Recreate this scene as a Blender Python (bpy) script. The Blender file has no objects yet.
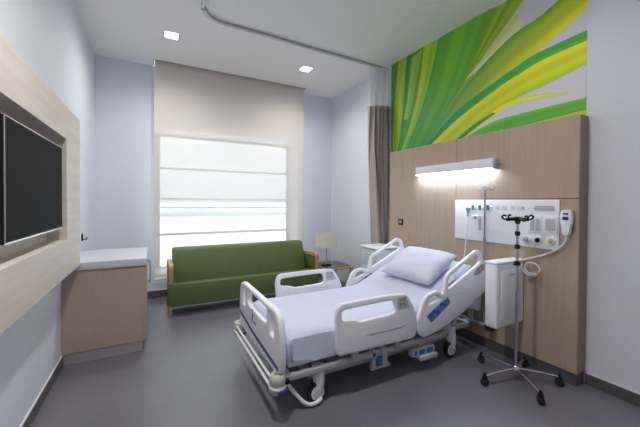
import bpy, bmesh, math, random
from mathutils import Vector, Matrix
random.seed(7)
D = bpy.data
SC = bpy.context.scene
COL = SC.collection
PI = math.pi
V = Vector

# ------------------------------------------------------------------ materials
def lin(r, g, b):
    f = lambda c: (c / 255) / 12.92 if c <= 10 else (((c / 255) + .055) / 1.055) ** 2.4
    return (f(r), f(g), f(b), 1)

def mat(name, col, rough=.5, metal=0., spec=.5, noise=None, bump=None, coat=0., trans=0., sheen=0.):
    """col: linear rgb; noise=(scale, amount, (sx,sy,sz)); bump=(scale, strength)"""
    m = D.materials.new(name); m.use_nodes = True
    nt = m.node_tree; b = nt.nodes['Principled BSDF']
    b.inputs['Base Color'].default_value = (*col[:3], 1)
    b.inputs['Roughness'].default_value = rough
    b.inputs['Metallic'].default_value = metal
    b.inputs['Specular IOR Level'].default_value = spec
    b.inputs['Coat Weight'].default_value = coat
    b.inputs['Transmission Weight'].default_value = trans
    b.inputs['Sheen Weight'].default_value = sheen
    if noise or bump:
        tc = nt.nodes.new('ShaderNodeTexCoord')
    if noise:
        sc, am, st = noise
        mp = nt.nodes.new('ShaderNodeMapping'); mp.inputs['Scale'].default_value = st
        nz = nt.nodes.new('ShaderNodeTexNoise'); nz.inputs['Scale'].default_value = sc; nz.inputs['Detail'].default_value = 6
        mr = nt.nodes.new('ShaderNodeMapRange')
        mr.inputs['From Min'].default_value = .3; mr.inputs['From Max'].default_value = .7
        mr.inputs['To Min'].default_value = 1 - am; mr.inputs['To Max'].default_value = 1 + am
        mx = nt.nodes.new('ShaderNodeMix'); mx.data_type = 'RGBA'; mx.blend_type = 'MULTIPLY'
        mx.inputs['Factor'].default_value = 1
        mx.inputs['A'].default_value = (*col[:3], 1)
        nt.links.new(tc.outputs['Object'], mp.inputs[0]); nt.links.new(mp.outputs[0], nz.inputs['Vector'])
        nt.links.new(nz.outputs['Fac'], mr.inputs['Value']); nt.links.new(mr.outputs[0], mx.inputs['B'])
        nt.links.new(mx.outputs['Result'], b.inputs['Base Color'])
    if bump:
        nz2 = nt.nodes.new('ShaderNodeTexNoise'); nz2.inputs['Scale'].default_value = bump[0]; nz2.inputs['Detail'].default_value = 3
        bp = nt.nodes.new('ShaderNodeBump'); bp.inputs['Strength'].default_value = bump[1]; bp.inputs['Distance'].default_value = .01
        nt.links.new(tc.outputs['Object'], nz2.inputs['Vector']); nt.links.new(nz2.outputs['Fac'], bp.inputs['Height'])
        nt.links.new(bp.outputs[0], b.inputs['Normal'])
    return m

def emit(name, col, s):
    m = D.materials.new(name); m.use_nodes = True
    nt = m.node_tree; nt.nodes.clear()
    e = nt.nodes.new('ShaderNodeEmission'); e.inputs[0].default_value = (*col, 1); e.inputs[1].default_value = s
    o = nt.nodes.new('ShaderNodeOutputMaterial'); nt.links.new(e.outputs[0], o.inputs[0])
    return m

def cloth(name, col, transp, transl):
    """thin sheer fabric: see-through weave + translucent + diffuse threads"""
    m = D.materials.new(name); m.use_nodes = True
    nt = m.node_tree; nt.nodes.clear(); N = nt.nodes.new; L = nt.links.new
    df = N('ShaderNodeBsdfDiffuse'); tl = N('ShaderNodeBsdfTranslucent'); tp = N('ShaderNodeBsdfTransparent')
    df.inputs[0].default_value = (*col, 1); tl.inputs[0].default_value = (*col, 1)
    tp.inputs[0].default_value = (.97, .98, 1, 1)
    m1 = N('ShaderNodeMixShader'); m1.inputs[0].default_value = transl
    m2 = N('ShaderNodeMixShader'); m2.inputs[0].default_value = transp
    o = N('ShaderNodeOutputMaterial')
    L(df.outputs[0], m1.inputs[1]); L(tl.outputs[0], m1.inputs[2])
    L(m1.outputs[0], m2.inputs[1]); L(tp.outputs[0], m2.inputs[2]); L(m2.outputs[0], o.inputs[0])
    return m

M = dict(
    wall=mat('wall_paint', (.755, .79, .87), .6, noise=(.9, .02, (1, 1, 1)), bump=(120, .03)),
    wallr=mat('wall_paint_right', (.76, .775, .85), .6, noise=(.9, .02, (1, 1, 1)), bump=(120, .03)),
    ceil=mat('ceiling_paint', (.91, .905, .895), .8, bump=(90, .02)),
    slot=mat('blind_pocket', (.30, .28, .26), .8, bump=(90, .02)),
    floor=mat('vinyl_floor', (.158, .152, .186), .36, spec=.5, noise=(1.6, .16, (1, 1, 1)), bump=(60, .02)),
    base=mat('baseboard_vinyl', (.105, .103, .108), .45, noise=(4, .05, (1, 1, 1))),
    bcap=mat('baseboard_cap', (.72, .72, .76), .5, noise=(4, .02, (1, 1, 1))),
    wood=mat('headwall_oak', (.475, .36, .265), .5, noise=(7, .07, (5, 5, .25))),
    woodside=mat('headwall_edge', (.33, .225, .155), .5, noise=(7, .07, (5, 5, .25))),
    woodtv=mat('tv_oak', (.73, .655, .58), .5, noise=(5, .07, (.3, .3, 5))),
    woodcab=mat('cabinet_oak', (.46, .35, .28), .45, noise=(7, .03, (5, 5, .25))),
    woodarm=mat('sofa_beech', (.50, .30, .16), .45, noise=(12, .12, (1, 1, 1))),
    seam=mat('seam_dark', (.16, .11, .08), .7, noise=(12, .05, (1, 1, 1))),
    green=mat('green_vinyl', (.108, .155, .048), .5, spec=.4, noise=(9, .06, (1, 1, 1)), bump=(220, .05)),
    white=mat('white_plastic', (.84, .85, .90), .38, noise=(3, .015, (1, 1, 1))),
    bedw=mat('bed_plastic', (.83, .835, .88), .36, noise=(3, .015, (1, 1, 1))),
    bedm=mat('bed_metal', (.50, .50, .50), .4, metal=.25, noise=(3, .03, (1, 1, 1))),
    beige=mat('beige_plastic', (.58, .57, .52), .4, noise=(3, .02, (1, 1, 1))),
    sheet=mat('white_sheet', (.60, .625, .76), .85, spec=.2, noise=(4, .015, (1, 1, 1)), bump=(9, .12)),
    pillow=mat('white_pillowcase', (.61, .635, .75), .85, spec=.2, noise=(4, .015, (1, 1, 1)), bump=(8, .25)),
    blue=mat('blue_panel', (.05, .17, .44), .4, noise=(5, .05, (1, 1, 1))),
    bluel=mat('light_blue_icon', (.22, .38, .66), .4, noise=(5, .05, (1, 1, 1))),
    navy=mat('navy_stripe', (.015, .03, .20), .4, noise=(5, .05, (1, 1, 1))),
    grey=mat('grey_plastic', (.30, .30, .33), .45, noise=(5, .03, (1, 1, 1))),
    lgrey=mat('pale_grey_plastic', (.52, .52, .56), .45, noise=(5, .03, (1, 1, 1))),
    worktop=mat('white_worktop', (.60, .615, .68), .35, noise=(3, .015, (1, 1, 1))),
    panel=mat('bright_white_laminate', (.92, .93, 1.), .4, noise=(3, .01, (1, 1, 1))),
    pale=mat('pale_blue_grey_laminate', (.66, .69, .75), .5, noise=(3, .02, (1, 1, 1))),
    black=mat('black_plastic', (.005, .005, .006), .5, spec=.3, noise=(5, .1, (1, 1, 1))),
    rubber=mat('rubber', (.02, .02, .022), .7, noise=(20, .1, (1, 1, 1))),
    chrome=mat('chrome', (.62, .62, .65), .22, metal=1., noise=(6, .03, (1, 1, 1))),
    polest=mat('pole_steel', (.33, .33, .36), .3, metal=.85, noise=(6, .04, (1, 1, 1))),
    steel=mat('brushed_steel', (.55, .53, .51), .45, metal=.6, noise=(6, .06, (.3, .3, 6))),
    screen=mat('tv_screen', (.026, .026, .026), .6, spec=.02, noise=(2, .05, (1, 1, 1))),
    glass_d=mat('dark_glass', (.05, .045, .045), .12, noise=(4, .05, (1, 1, 1))),
    shade=cloth('lamp_linen', (.88, .85, .76), 0., .3),
    curtain=mat('curtain_fabric', (.50, .425, .38), .9, spec=.1, noise=(30, .06, (1, 1, 1))),
    mesh=cloth('curtain_mesh', (.84, .84, .84), .35, .3),
    blind=cloth('roller_blind_fabric', (.90, .81, .72), .30, .13),
    frame=mat('window_frame', (.55, .57, .60), .4, noise=(5, .03, (1, 1, 1))),
    yellow=mat('yellow_green_ring', (.45, .48, .10), .4, noise=(5, .03, (1, 1, 1))),
    teal=mat('teal_valve', (.05, .30, .25), .4, noise=(5, .03, (1, 1, 1))),
    red=mat('red_button', (.50, .06, .08), .4, noise=(5, .03, (1, 1, 1))),
    led=emit('headwall_led', (.66, .79, 1.), 62.),
    down=emit('downlight_led', (1., .97, .93), 14.),
    ground=mat('pale_ground', (.36, .385, .39), .9, noise=(.02, .06, (1, 1, 1))),
    hill=mat('hazy_hill', (.20, .26, .31), .9, noise=(.03, .08, (1, 1, 1))),
)
g = D.materials.new('window_glass'); g.use_nodes = True
nt = g.node_tree; nt.nodes.clear()
_t = nt.nodes.new('ShaderNodeBsdfTransparent'); _t.inputs[0].default_value = (.93, .96, .97, 1)
_g = nt.nodes.new('ShaderNodeBsdfGlossy'); _g.inputs['Roughness'].default_value = .02
_f = nt.nodes.new('ShaderNodeFresnel'); _f.inputs[0].default_value = 1.3
_m = nt.nodes.new('ShaderNodeMixShader'); _o = nt.nodes.new('ShaderNodeOutputMaterial')
nt.links.new(_f.outputs[0], _m.inputs[0]); nt.links.new(_t.outputs[0], _m.inputs[1]); nt.links.new(_g.outputs[0], _m.inputs[2]); nt.links.new(_m.outputs[0], _o.inputs[0])
M['glass'] = g

# ------------------------------------------------------------------ mesh helpers
class MB:
    def __init__(s): s.bm = bmesh.new()
    def box(s, a, b, bev=0., seg=2, R=None):
        a, b = V(a), V(b); c = (a + b) / 2; d = b - a
        r = bmesh.ops.create_cube(s.bm, size=1)['verts']
        bmesh.ops.scale(s.bm, vec=(abs(d.x), abs(d.y), abs(d.z)), verts=r)
        if bev > 0:
            es = list({e for v in r for e in v.link_edges})
            rr = bmesh.ops.bevel(s.bm, geom=es, offset=bev, segments=seg, affect='EDGES', profile=.5)
            r = list({v for f in rr['faces'] for v in f.verts} | {v for v in r if v.is_valid})
        if R is not None: bmesh.ops.transform(s.bm, matrix=R, verts=r)
        bmesh.ops.translate(s.bm, vec=c, verts=r)
        return s
    def tube(s, pts, rad, n=10, cap=True, closed=False):
        pts = [V(p) for p in pts]; N = len(pts)
        rads = rad if isinstance(rad, (list, tuple)) else [rad] * N
        rings = []; prev = None
        for i, p in enumerate(pts):
            if closed: t = pts[(i + 1) % N] - pts[i - 1]
            elif i == 0: t = pts[1] - p
            elif i == N - 1: t = p - pts[i - 1]
            else: t = (pts[i + 1] - p).normalized() + (p - pts[i - 1]).normalized()
            t.normalize()
            if prev is None:
                up = V((0, 0, 1)) if abs(t.z) < .9 else V((1, 0, 0))
                x = t.cross(up).normalized()
            else:
                x = (prev - t * prev.dot(t)).normalized()
            prev = x; y = t.cross(x)
            rings.append([s.bm.verts.new(p + (x * math.cos(2 * PI * k / n) + y * math.sin(2 * PI * k / n)) * rads[i]) for k in range(n)])
        rng = range(N) if closed else range(N - 1)
        for i in rng:
            a, b = rings[i], rings[(i + 1) % N]
            for k in range(n):
                s.bm.faces.new((a[k], a[(k + 1) % n], b[(k + 1) % n], b[k]))
        if cap and not closed:
            s.bm.faces.new(rings[0][::-1]); s.bm.faces.new(rings[-1])
        return s
    def cyl(s, p, q, r, n=20, r2=None): return s.tube([p, q], [r, r if r2 is None else r2], n)
    def lathe(s, c, prof, n=28, axis=(0, 0, 1)):
        """prof: (radius, height) list along axis from c"""
        c = V(c); ax = V(axis).normalized()
        x = ax.orthogonal().normalized(); y = ax.cross(x); rings = []
        for r, h in prof:
            if r < 1e-6: rings.append([s.bm.verts.new(c + ax * h)])
            else: rings.append([s.bm.verts.new(c + ax * h + (x * math.cos(2 * PI * k / n) + y * math.sin(2 * PI * k / n)) * r) for k in range(n)])
        for a, b in zip(rings, rings[1:]):
            for k in range(n):
                k2 = (k + 1) % n
                if len(a) == 1 and len(b) == 1: continue
                if len(a) == 1: s.bm.faces.new((a[0], b[k2], b[k]))
                elif len(b) == 1: s.bm.faces.new((a[k], a[k2], b[0]))
                else: s.bm.faces.new((a[k], a[k2], b[k2], b[k]))
        return s
    def grid(s, P, closed_u=False):
        vs = [[s.bm.verts.new(p) for p in row] for row in P]
        for i in range(len(vs) - 1):
            for j in range(len(vs[0]) - 1):
                s.bm.faces.new((vs[i][j], vs[i][j + 1], vs[i + 1][j + 1], vs[i + 1][j]))
        return s
    def prism(s, poly, o, ax, ay, th, bev=0.):
        """2D polygon (no holes) extruded by th along ax x ay"""
        o, ax, ay = V(o), V(ax), V(ay); nrm = ax.cross(ay).normalized()
        lo = [s.bm.verts.new(o + ax * a + ay * b) for a, b in poly]
        hi = [s.bm.verts.new(o + ax * a + ay * b + nrm * th) for a, b in poly]
        n = len(poly)
        s.bm.faces.new(lo[::-1]); s.bm.faces.new(hi)
        fs = [s.bm.faces.new((lo[k], lo[(k + 1) % n], hi[(k + 1) % n], hi[k])) for k in range(n)]
        if bev:
            es = list({e for f in s.bm.faces for e in f.edges if all(v in set(lo + hi) for v in e.verts)})
            bmesh.ops.bevel(s.bm, geom=es, offset=bev, segments=2, affect='EDGES', profile=.5)
        return s

ROOT = {}
def finish(name, me, m, parent=None, org=None):
    o = D.objects.new(name, me); COL.objects.link(o)
    if parent is not None:
        o.parent = parent; org = ROOT[parent.name]
    elif org is None:
        xs = [v.co.x for v in me.vertices]; ys = [v.co.y for v in me.vertices]; zs = [v.co.z for v in me.vertices]
        org = V(((min(xs) + max(xs)) / 2, (min(ys) + max(ys)) / 2, min(zs)))
    org = V(org)
    me.transform(Matrix.Translation(-org))
    if parent is None: o.location = org
    ROOT[o.name] = org
    ms = m if isinstance(m, (list, tuple)) else [m]
    for mm in ms: me.materials.append(M[mm] if isinstance(mm, str) else mm)
    return o

def build(name, mb, m, parent=None, org=None, smooth=True, ang=.7):
    bm = mb.bm
    bmesh.ops.recalc_face_normals(bm, faces=bm.faces)
    if smooth:
        for f in bm.faces: f.smooth = True
        for e in bm.edges:
            if len(e.link_faces) == 2 and e.calc_face_angle(0) > ang: e.smooth = False
    me = D.meshes.new(name); bm.to_mesh(me); bm.free()
    return finish(name, me, m, parent, org)

def rounded(poly, rads, n=6):
    """polygon with rounded corners"""
    out = []; N = len(poly)
    for i in range(N):
        p = V(poly[i]).to_2d() if len(poly[i]) > 2 else V((poly[i][0], poly[i][1]))
        a = V(poly[i - 1][:2]); b = V(poly[(i + 1) % N][:2])
        r = rads[i] if isinstance(rads, (list, tuple)) else rads
        da, db = (a - p), (b - p); la, lb = da.length, db.length
        t = min(r, la * .49, lb * .49)
        if t < 1e-5: out.append((p.x, p.y)); continue
        s0 = p + da / la * t; s1 = p + db / lb * t
        for k in range(n + 1):
            u = k / n; q = s0 * (1 - u) ** 2 + p * 2 * u * (1 - u) + s1 * u * u
            out.append((q.x, q.y))
    return out

def plate(name, loops, o, ax, ay, th, bev, m, parent=None):
    """2D outline with holes, thickness th centred on plane, rounded edges (filled curve turned into a mesh)"""
    cu = D.curves.new(name + '_outline', 'CURVE'); cu.dimensions = '2D'; cu.fill_mode = 'BOTH'
    cu.extrude = max(th / 2 - bev, 0); cu.bevel_depth = bev; cu.bevel_resolution = 2; cu.offset = -bev
    for lp in loops:
        sp = cu.splines.new('POLY'); sp.points.add(len(lp) - 1); sp.use_cyclic_u = True
        for k, (a, b) in enumerate(lp): sp.points[k].co = (a, b, 0, 1)
    tmp = D.objects.new('tmp', cu); COL.objects.link(tmp)
    dg = bpy.context.evaluated_depsgraph_get()
    me = D.meshes.new_from_object(tmp.evaluated_get(dg)); me.name = name
    D.objects.remove(tmp); D.curves.remove(cu)
    ax, ay = V(ax), V(ay); nz = ax.cross(ay)
    mt = Matrix(((ax.x, ay.x, nz.x, o[0]), (ax.y, ay.y, nz.y, o[1]), (ax.z, ay.z, nz.z, o[2]), (0, 0, 0, 1)))
    me.transform(mt)
    me.materials.clear()
    bm = bmesh.new(); bm.from_mesh(me)
    bmesh.ops.remove_doubles(bm, verts=bm.verts, dist=1e-5)
    for f in bm.faces: f.smooth = True
    for e in bm.edges:
        if len(e.link_faces) == 2 and e.calc_face_angle(0) > .8: e.smooth = False
    bm.to_mesh(me); bm.free()
    return finish(name, me, m, parent)

def smooth_path(pts, n=8, closed=False):
    pts = [V(p) for p in pts]; N = len(pts); out = []
    rng = range(N) if closed else range(N - 1)
    for i in rng:
        g_ = (lambda k: pts[k % N]) if closed else (lambda k: pts[max(0, min(N - 1, k))])
        p0, p1, p2, p3 = g_(i - 1), g_(i), g_(i + 1), g_(i + 2)
        for k in range(n):
            t = k / n
            out.append(.5 * ((2 * p1) + (p2 - p0) * t + (2 * p0 - 5 * p1 + 4 * p2 - p3) * t * t + (3 * p1 - p0 - 3 * p2 + p3) * t ** 3))
    if not closed: out.append(pts[-1])
    return out

def thing(name, loc, label, cat, group=None):
    o = D.objects.new(name, None); COL.objects.link(o); o.location = loc
    o.empty_display_size = .1
    ROOT[o.name] = V(loc); o['label'] = label; o['category'] = cat
    if group: o['group'] = group
    return o
def tag(o, label, cat, group=None):
    o['label'] = label; o['category'] = cat
    if group: o['group'] = group
    return o
def struct(name, mb, m, parent=None, **k):
    o = build(name, mb, m, parent, **k)
    if parent is None: o['kind'] = 'structure'
    return o
def copy_tree(o, parent=None):
    c = o.copy(); COL.objects.link(c)
    if parent: c.parent = parent
    for ch in [x for x in D.objects if x.parent == o]: copy_tree(ch, c)
    return c

# ------------------------------------------------------------------ the room
XL, XR, YB, YF, HC = -.68, 2.967, 5.11, -2.2, 3.333
struct('floor', MB().box((XL - .2, YF - .2, -.2), (XR + .2, YB + .25, 0)), 'floor')
SY = 4.86                                                     # front lip of the blind pocket
c = MB()
c.box((XL - .2, YF - .2, HC), (XR + .2, SY, HC + .25))
c.box((XL - .2, SY, HC), (0.0, YB + .25, HC + .25)); c.box((2.31, SY, HC), (XR + .2, YB + .25, HC + .25))
ce = struct('ceiling', c, 'ceil')
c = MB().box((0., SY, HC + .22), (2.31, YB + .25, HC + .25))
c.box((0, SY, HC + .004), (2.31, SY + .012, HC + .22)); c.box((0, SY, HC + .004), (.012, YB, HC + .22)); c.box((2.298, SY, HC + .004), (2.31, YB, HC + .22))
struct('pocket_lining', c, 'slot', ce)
struct('wall_left', MB().box((XL - .2, YF - .2, 0), (XL, YB + .25, HC)), 'wall')
struct('wall_right', MB().box((XR, YF - .2, 0), (XR + .2, YB + .25, HC)), 'wallr')
struct('wall_front', MB().box((XL, YF - .2, 0), (XR, YF, HC)), 'wall')
WX0, WX1, WZ0, WZ1 = .02, 2.285, .31, 2.455
WT = .55                                                      # depth of the window reveal
w = MB().box((XL, YB, 0), (WX0, YB + WT, HC)); w.box((WX1, YB, 0), (XR, YB + WT, HC))
w.box((WX0, YB, 0), (WX1, YB + WT, WZ0)); w.box((WX0, YB, WZ1), (WX1, YB + WT, HC + .2))
struct('wall_back', w, 'wall')
def basebd(name, a, b, cap):
    o = struct(name, MB().box(a, b, .004, 1), 'base')
    build('cap', MB().box(*cap), 'bcap', o)
BH = .083
basebd('baseboard_left', (XL, YF, 0), (XL + .012, 3.34, BH), ((XL, YF, BH), (XL + .009, 3.34, BH + .008)))
basebd('baseboard_back', (XL, YB - .012, 0), (XR, YB, .1), ((XL, YB - .009, .1), (XR, YB, .108)))
basebd('baseboard_right', (XR - .012, YF, 0), (XR, 1.163, BH), ((XR - .009, YF, BH), (XR, 1.163, BH + .008)))
# window
f = MB()
t = .035
tl_ = .078
y0, y1 = YB + WT - .08, YB + WT - .02
f.box((WX0, y0, WZ0), (WX0 + tl_, y1, WZ1), .004, 1); f.box((WX1 - t, y0, WZ0), (WX1, y1, WZ1), .004, 1)
f.box((WX0 + t, y0, WZ0), (WX1 - t, y1, WZ0 + t), .004, 1); f.box((WX0 + t, y0, WZ1 - t), (WX1 - t, y1, WZ1), .004, 1)
wn = struct('window_1', f, 'frame')
for zz, hh in ((1.92, .03), (1.43, .025), (1.29, .022), (.86, .04)):
    build('transom', MB().box((WX0 + t, y0 + .01, zz - hh / 2), (WX1 - t, y1 - .01, zz + hh / 2), .003, 1), 'frame', wn)
build('pane', MB().box((WX0 + t, y0 + .025, WZ0 + t), (WX1 - t, y0 + .031, WZ1 - t)), 'glass', wn)
build('sill', MB().box((WX0 + .002, YB + .002, WZ0 + .001), (WX1 - .002, YB + WT - .085, WZ0 + .02), .003, 1), 'white', wn)
# outside
struct('ground_outside', MB().box((-900, YB + 2, -5.9), (900, 1200, -5.7)), 'ground')
hp = []
for i in range(81):
    x = -260 + i * 8
    zt = -2.3 + .5 * math.sin(i * .43) * math.sin(i * .17 + 1) + .25 * math.sin(i * 1.3)
    hp.append([V((x, 150, -5.7)), V((x, 151, zt - 1.4)), V((x, 156, zt)), V((x, 180, zt - .5)), V((x, 200, -5.7))])
struct('hills_outside', MB().grid(hp), 'hill')

# ------------------------------------------------------------------ roller blind
bl = thing('roller_blind', (1.15, 4.93, .285), 'tall beige sheer roller blind covering the bright window', 'blind')
P = []
for i in range(25):
    x = .012 + (2.292 - .012) * i / 24
    P.append([V((x, 4.92 + .003 * math.sin(i * .9 + j * .3), .30 + (HC + .12 - .30) * j / 20)) for j in range(21)])
build('fabric', MB().grid(P), 'blind', bl)
build('bottom_bar', MB().box((.012, 4.908, .285), (2.292, 4.932, .315), .006, 2), 'white', bl)
build('roller_tube', MB().cyl((.014, 4.955, HC + .13), (2.296, 4.955, HC + .13), .035), 'white', bl)

# ------------------------------------------------------------------ headwall
PX, PZ = 2.83, 2.070
hw = thing('headwall_panel', (2.9, 2.23, 0), 'tall tan oak panel on the wall behind the hospital bed', 'wall panel')
gap = .0025
VS, HS = 2.245, 1.436
def board(y0, y1, z0, z1): build('board', MB().box((PX, y0, z0), (PX + .02, y1, z1), .001, 1), 'wood', hw)
board(1.165, VS - gap, .10, HS - gap); board(1.165, VS - gap, HS + gap, PZ)
board(VS + gap, 3.30, .10, PZ)
build('backing', MB().box((PX + .02, 1.165, .10), (XR - .002, 3.30, PZ)), 'woodside', hw)
build('plinth', MB().box((PX + .012, 1.172, 0), (XR - .002, 3.295, .10), .002, 1), 'base', hw)

# mural
U = lambda u, v: (390 + u / 2.757, v / 2.757)
F_, YAW, PT, RL, CX, CY = 313.258, math.radians(28.061), math.radians(.609), math.radians(.334), 320., 205.037
fwd = V((math.sin(YAW) * math.cos(PT), math.cos(YAW) * math.cos(PT), -math.sin(PT)))
r0 = V((math.cos(YAW), -math.sin(YAW), 0)); u0 = r0.cross(fwd)
rt = r0 * math.cos(RL) + u0 * math.sin(RL); up = -r0 * math.sin(RL) + u0 * math.cos(RL)
def mur(u, v):
    """measured mural point -> position (y, z) on the wall"""
    x, y = U(u, v)
    q = fwd + rt * ((x - CX) / F_) - up * ((y - CY) / F_)
    t = XR / q.x
    return (q.y * t, 1.4 + q.z * t)
MY0, MY1, MZ0, MZ1 = 1.182, 3.445, 2.02, HC - .002
ml = MB()
cl = ml.bm.loops.layers.float_color.new('print')
lay = [0]
def col_lin(c): return V([min(x * k, .92) for x, k in zip(lin(*c)[:3], (1.7, 1.55, 1.1))])
TEAL = col_lin((20, 125, 95))
def strip(pts, ca, cb, base=.0, vein=.10):
    lay[0] += 1
    xo = XR - .0015 - .00012 * lay[0]
    A = smooth_path([(p[0], p[1], 0) for p in pts], 9); B = smooth_path([(p[2], p[3], 0) for p in pts], 9)
    ca, cb = col_lin(ca), col_lin(cb); n = len(A); rows = []; cols = []
    W = 8
    for i in range(n):
        rv = []; rc = []
        for k in range(W + 1):
            s = k / W
            y, z = mur(A[i].x * (1 - s) + B[i].x * s, A[i].y * (1 - s) + B[i].y * s)
            y = min(max(y, MY0), MY1); z = min(max(z, MZ0), MZ1)
            rv.append(ml.bm.verts.new((xo, y, z)))
            cc = ca.lerp(cb, s) * (1 + vein * math.sin(s * 11 + lay[0]))
            bb = base * max(0, 1 - i / (n * .65))
            rc.append(cc.lerp(TEAL, bb))
        rows.append(rv); cols.append(rc)
    for i in range(n - 1):
        for k in range(W):
            try: fc = ml.bm.faces.new((rows[i][k], rows[i][k + 1], rows[i + 1][k + 1], rows[i + 1][k]))
            except ValueError: continue
            for lp, c_ in zip(fc.loops, (cols[i][k], cols[i][k + 1], cols[i + 1][k + 1], cols[i + 1][k])):
                lp[cl] = (*c_, 1)
            if fc.calc_area() < 1e-9: ml.bm.faces.remove(fc)
# white ground of the print
vs = [ml.bm.verts.new((XR - .0015, y, z)) for y, z in ((MY0, MZ0), (MY0, MZ1), (MY1, MZ1), (MY1, MZ0))]
fc = ml.bm.faces.new(vs)
for lp in fc.loops: lp[cl] = (.74, .73, .77, 1)
strip([(-10, 440, 110, 400), (-10, 300, 165, 310), (-10, 170, 200, 235), (-10, 120, 372, -8)], (60, 130, 45), (110, 155, 45), .5)
strip([(8, 430, 25, 420), (12, 300, 42, 280), (26, 160, 58, 140)], (150, 172, 40), (110, 160, 50))
strip([(22, 420, 34, 415), (34, 320, 44, 300), (48, 150, 60, 140)], (25, 115, 75), (45, 130, 70))
strip([(38, 330, 50, 330), (48, 270, 62, 280), (60, 160, 90, 135)], (125, 172, 85), (100, 160, 60))
strip([(28, 425, 46, 418), (70, 290, 102, 260), (94, 130, 142, 100)], (155, 182, 42), (110, 165, 55), .5)
strip([(42, 420, 76, 410), (98, 265, 152, 250), (135, 103, 207, 60)], (66, 140, 58), (112, 165, 48), .7)
strip([(70, 412, 106, 402), (148, 252, 192, 240), (202, 62, 277, 28)], (100, 160, 50), (88, 155, 55), .75)
strip([(98, 404, 126, 394), (185, 246, 226, 216), (270, 34, 340, -8)], (82, 145, 50), (145, 175, 42), .75)
strip([(124, 345, 150, 322), (205, 222, 222, 208), (326, -4, 378, -10)], (100, 148, 40), (145, 170, 48), .6)
strip([(204, 226, 207, 223), (272, 140, 296, 140), (318, 78, 350, 88), (350, 40, 372, 66)], (165, 188, 95), (205, 207, 190), 0, 0)
strip([(105, 398, 132, 388), (205, 240, 262, 258), (330, 105, 352, 184), (410, 48, 440, 117), (475, -8, 552, 18), (560, -80, 660, -60)], (105, 155, 48), (192, 195, 35), .6)
strip([(104, 398, 112, 402), (180, 310, 190, 327), (290, 225, 300, 242), (352, 182, 365, 200), (410, 145, 430, 162), (550, 80, 550, 110)], (55, 148, 75), (75, 158, 60), 1.)
strip([(110, 402, 190, 386), (190, 326, 236, 350), (300, 241, 300, 302), (365, 199, 372, 260), (430, 161, 405, 246), (550, 109, 550, 173)], (195, 196, 32), (165, 188, 36), .25)
strip([(195, 386, 310, 400), (285, 336, 350, 372), (362, 313, 430, 345), (550, 266, 550, 306)], (90, 165, 70), (55, 145, 55))
strip([(300, 366, 330, 362), (420, 333, 425, 342), (550, 300, 550, 318)], (165, 188, 40), (150, 178, 40))
strip([(188, 384, 200, 386), (252, 330, 262, 339), (320, 284, 330, 294), (400, 262, 410, 273), (492, 252, 492, 257)], (190, 194, 70), (205, 205, 90))
strip([(186, 382, 196, 386), (230, 345, 238, 352), (284, 310, 290, 314)], (40, 130, 60), (60, 140, 60))
pm = D.materials.new('mural_print'); pm.use_nodes = True
an = pm.node_tree.nodes.new('ShaderNodeVertexColor'); an.layer_name = 'print'
pb = pm.node_tree.nodes['Principled BSDF']; pb.inputs['Roughness'].default_value = .55
pm.node_tree.links.new(an.outputs[0], pb.inputs['Base Color'])
me = D.meshes.new('wall_mural'); 
for fce in ml.bm.faces:
    if fce.normal.x > 0: fce.normal_flip()
ml.bm.to_mesh(me); ml.bm.free()
tag(finish('wall_mural', me, pm), 'wall mural of sweeping green and yellow grass blades above the oak panel', 'mural')

HP = 2.915
# headwall lamp
lp_ = thing('wall_lamp', (2.87, 2.34, 1.70), 'long white wall lamp glowing on the oak panel above the bed', 'lamp')
LY0, LY1 = 1.855, 2.831
LX = 2.845
build('housing', MB().box((LX, LY0 + .02, 1.735), (HP, LY1, 1.825), .006, 2), 'white', lp_)
build('diffuser', MB().box((LX + .012, LY0 + .03, 1.730), (HP - .008, LY1 - .01, 1.736), .003, 1), 'led', lp_)
build('end_cap', MB().box((LX - .002, LY0, 1.722), (HP, LY0 + .02, 1.827), .006, 2), 'lgrey', lp_)
build('end_cap', MB().box((LX - .002, LY1, 1.722), (HP, LY1 + .014, 1.827), .006, 2), 'lgrey', lp_)
build('switch', MB().cyl((HP - .03, LY0, 1.765), (HP - .03, LY0 - .03, 1.765), .008), 'chrome', lp_)

# black socket left of the bed
sk = thing('wall_socket', (HP, 3.17, 1.10), 'small black square wall socket on the oak panel left of the bed', 'socket')
build('plate', MB().box((HP - .012, 3.13, 1.10), (HP, 3.21, 1.175), .004, 2), 'black', sk)
build('insert', MB().box((HP - .017, 3.15, 1.118), (HP - .010, 3.19, 1.158), .003, 1), 'grey', sk)

# medical supply plate
mp = thing('medical_gas_panel', (2.91, 1.82, 1.01), 'wide white medical supply panel with gas outlets and sockets on the headwall', 'medical panel')
MX = HP - .016
build('plate', MB().box((MX, 1.34, 1.023), (HP, 2.301, 1.424), .004, 2), 'panel', mp)
for k, (yy, zz) in enumerate(((1.575, 1.088), (1.485, 1.09), (1.39, 1.092))):
    o = build('gas_outlet', MB().lathe((MX, yy, zz), [(.034, 0), (.034, .016), (.030, .022), (.021, .022), (.019, .014), (0, .014)], 24, (-1, 0, 0)), 'white', mp)
    build('connector', MB().lathe((MX - .014, yy, zz), [(.018, 0), (.018, .014), (.008, .018), (0, .018)], 20, (-1, 0, 0)), ('lgrey', 'black', 'yellow')[k], o)
for yy in (2.065, 1.99, 1.91):
    o = build('valve', MB().lathe((MX, yy, 1.345), [(.022, 0), (.020, .012), (.010, .016), (.010, .035), (0, .035)], 20, (-1, 0, 0)), 'white', mp)
    build('valve_knob', MB().box((MX - .045, yy - .012, 1.325), (MX - .03, yy + .012, 1.375), .004, 2), 'teal', o)
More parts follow.
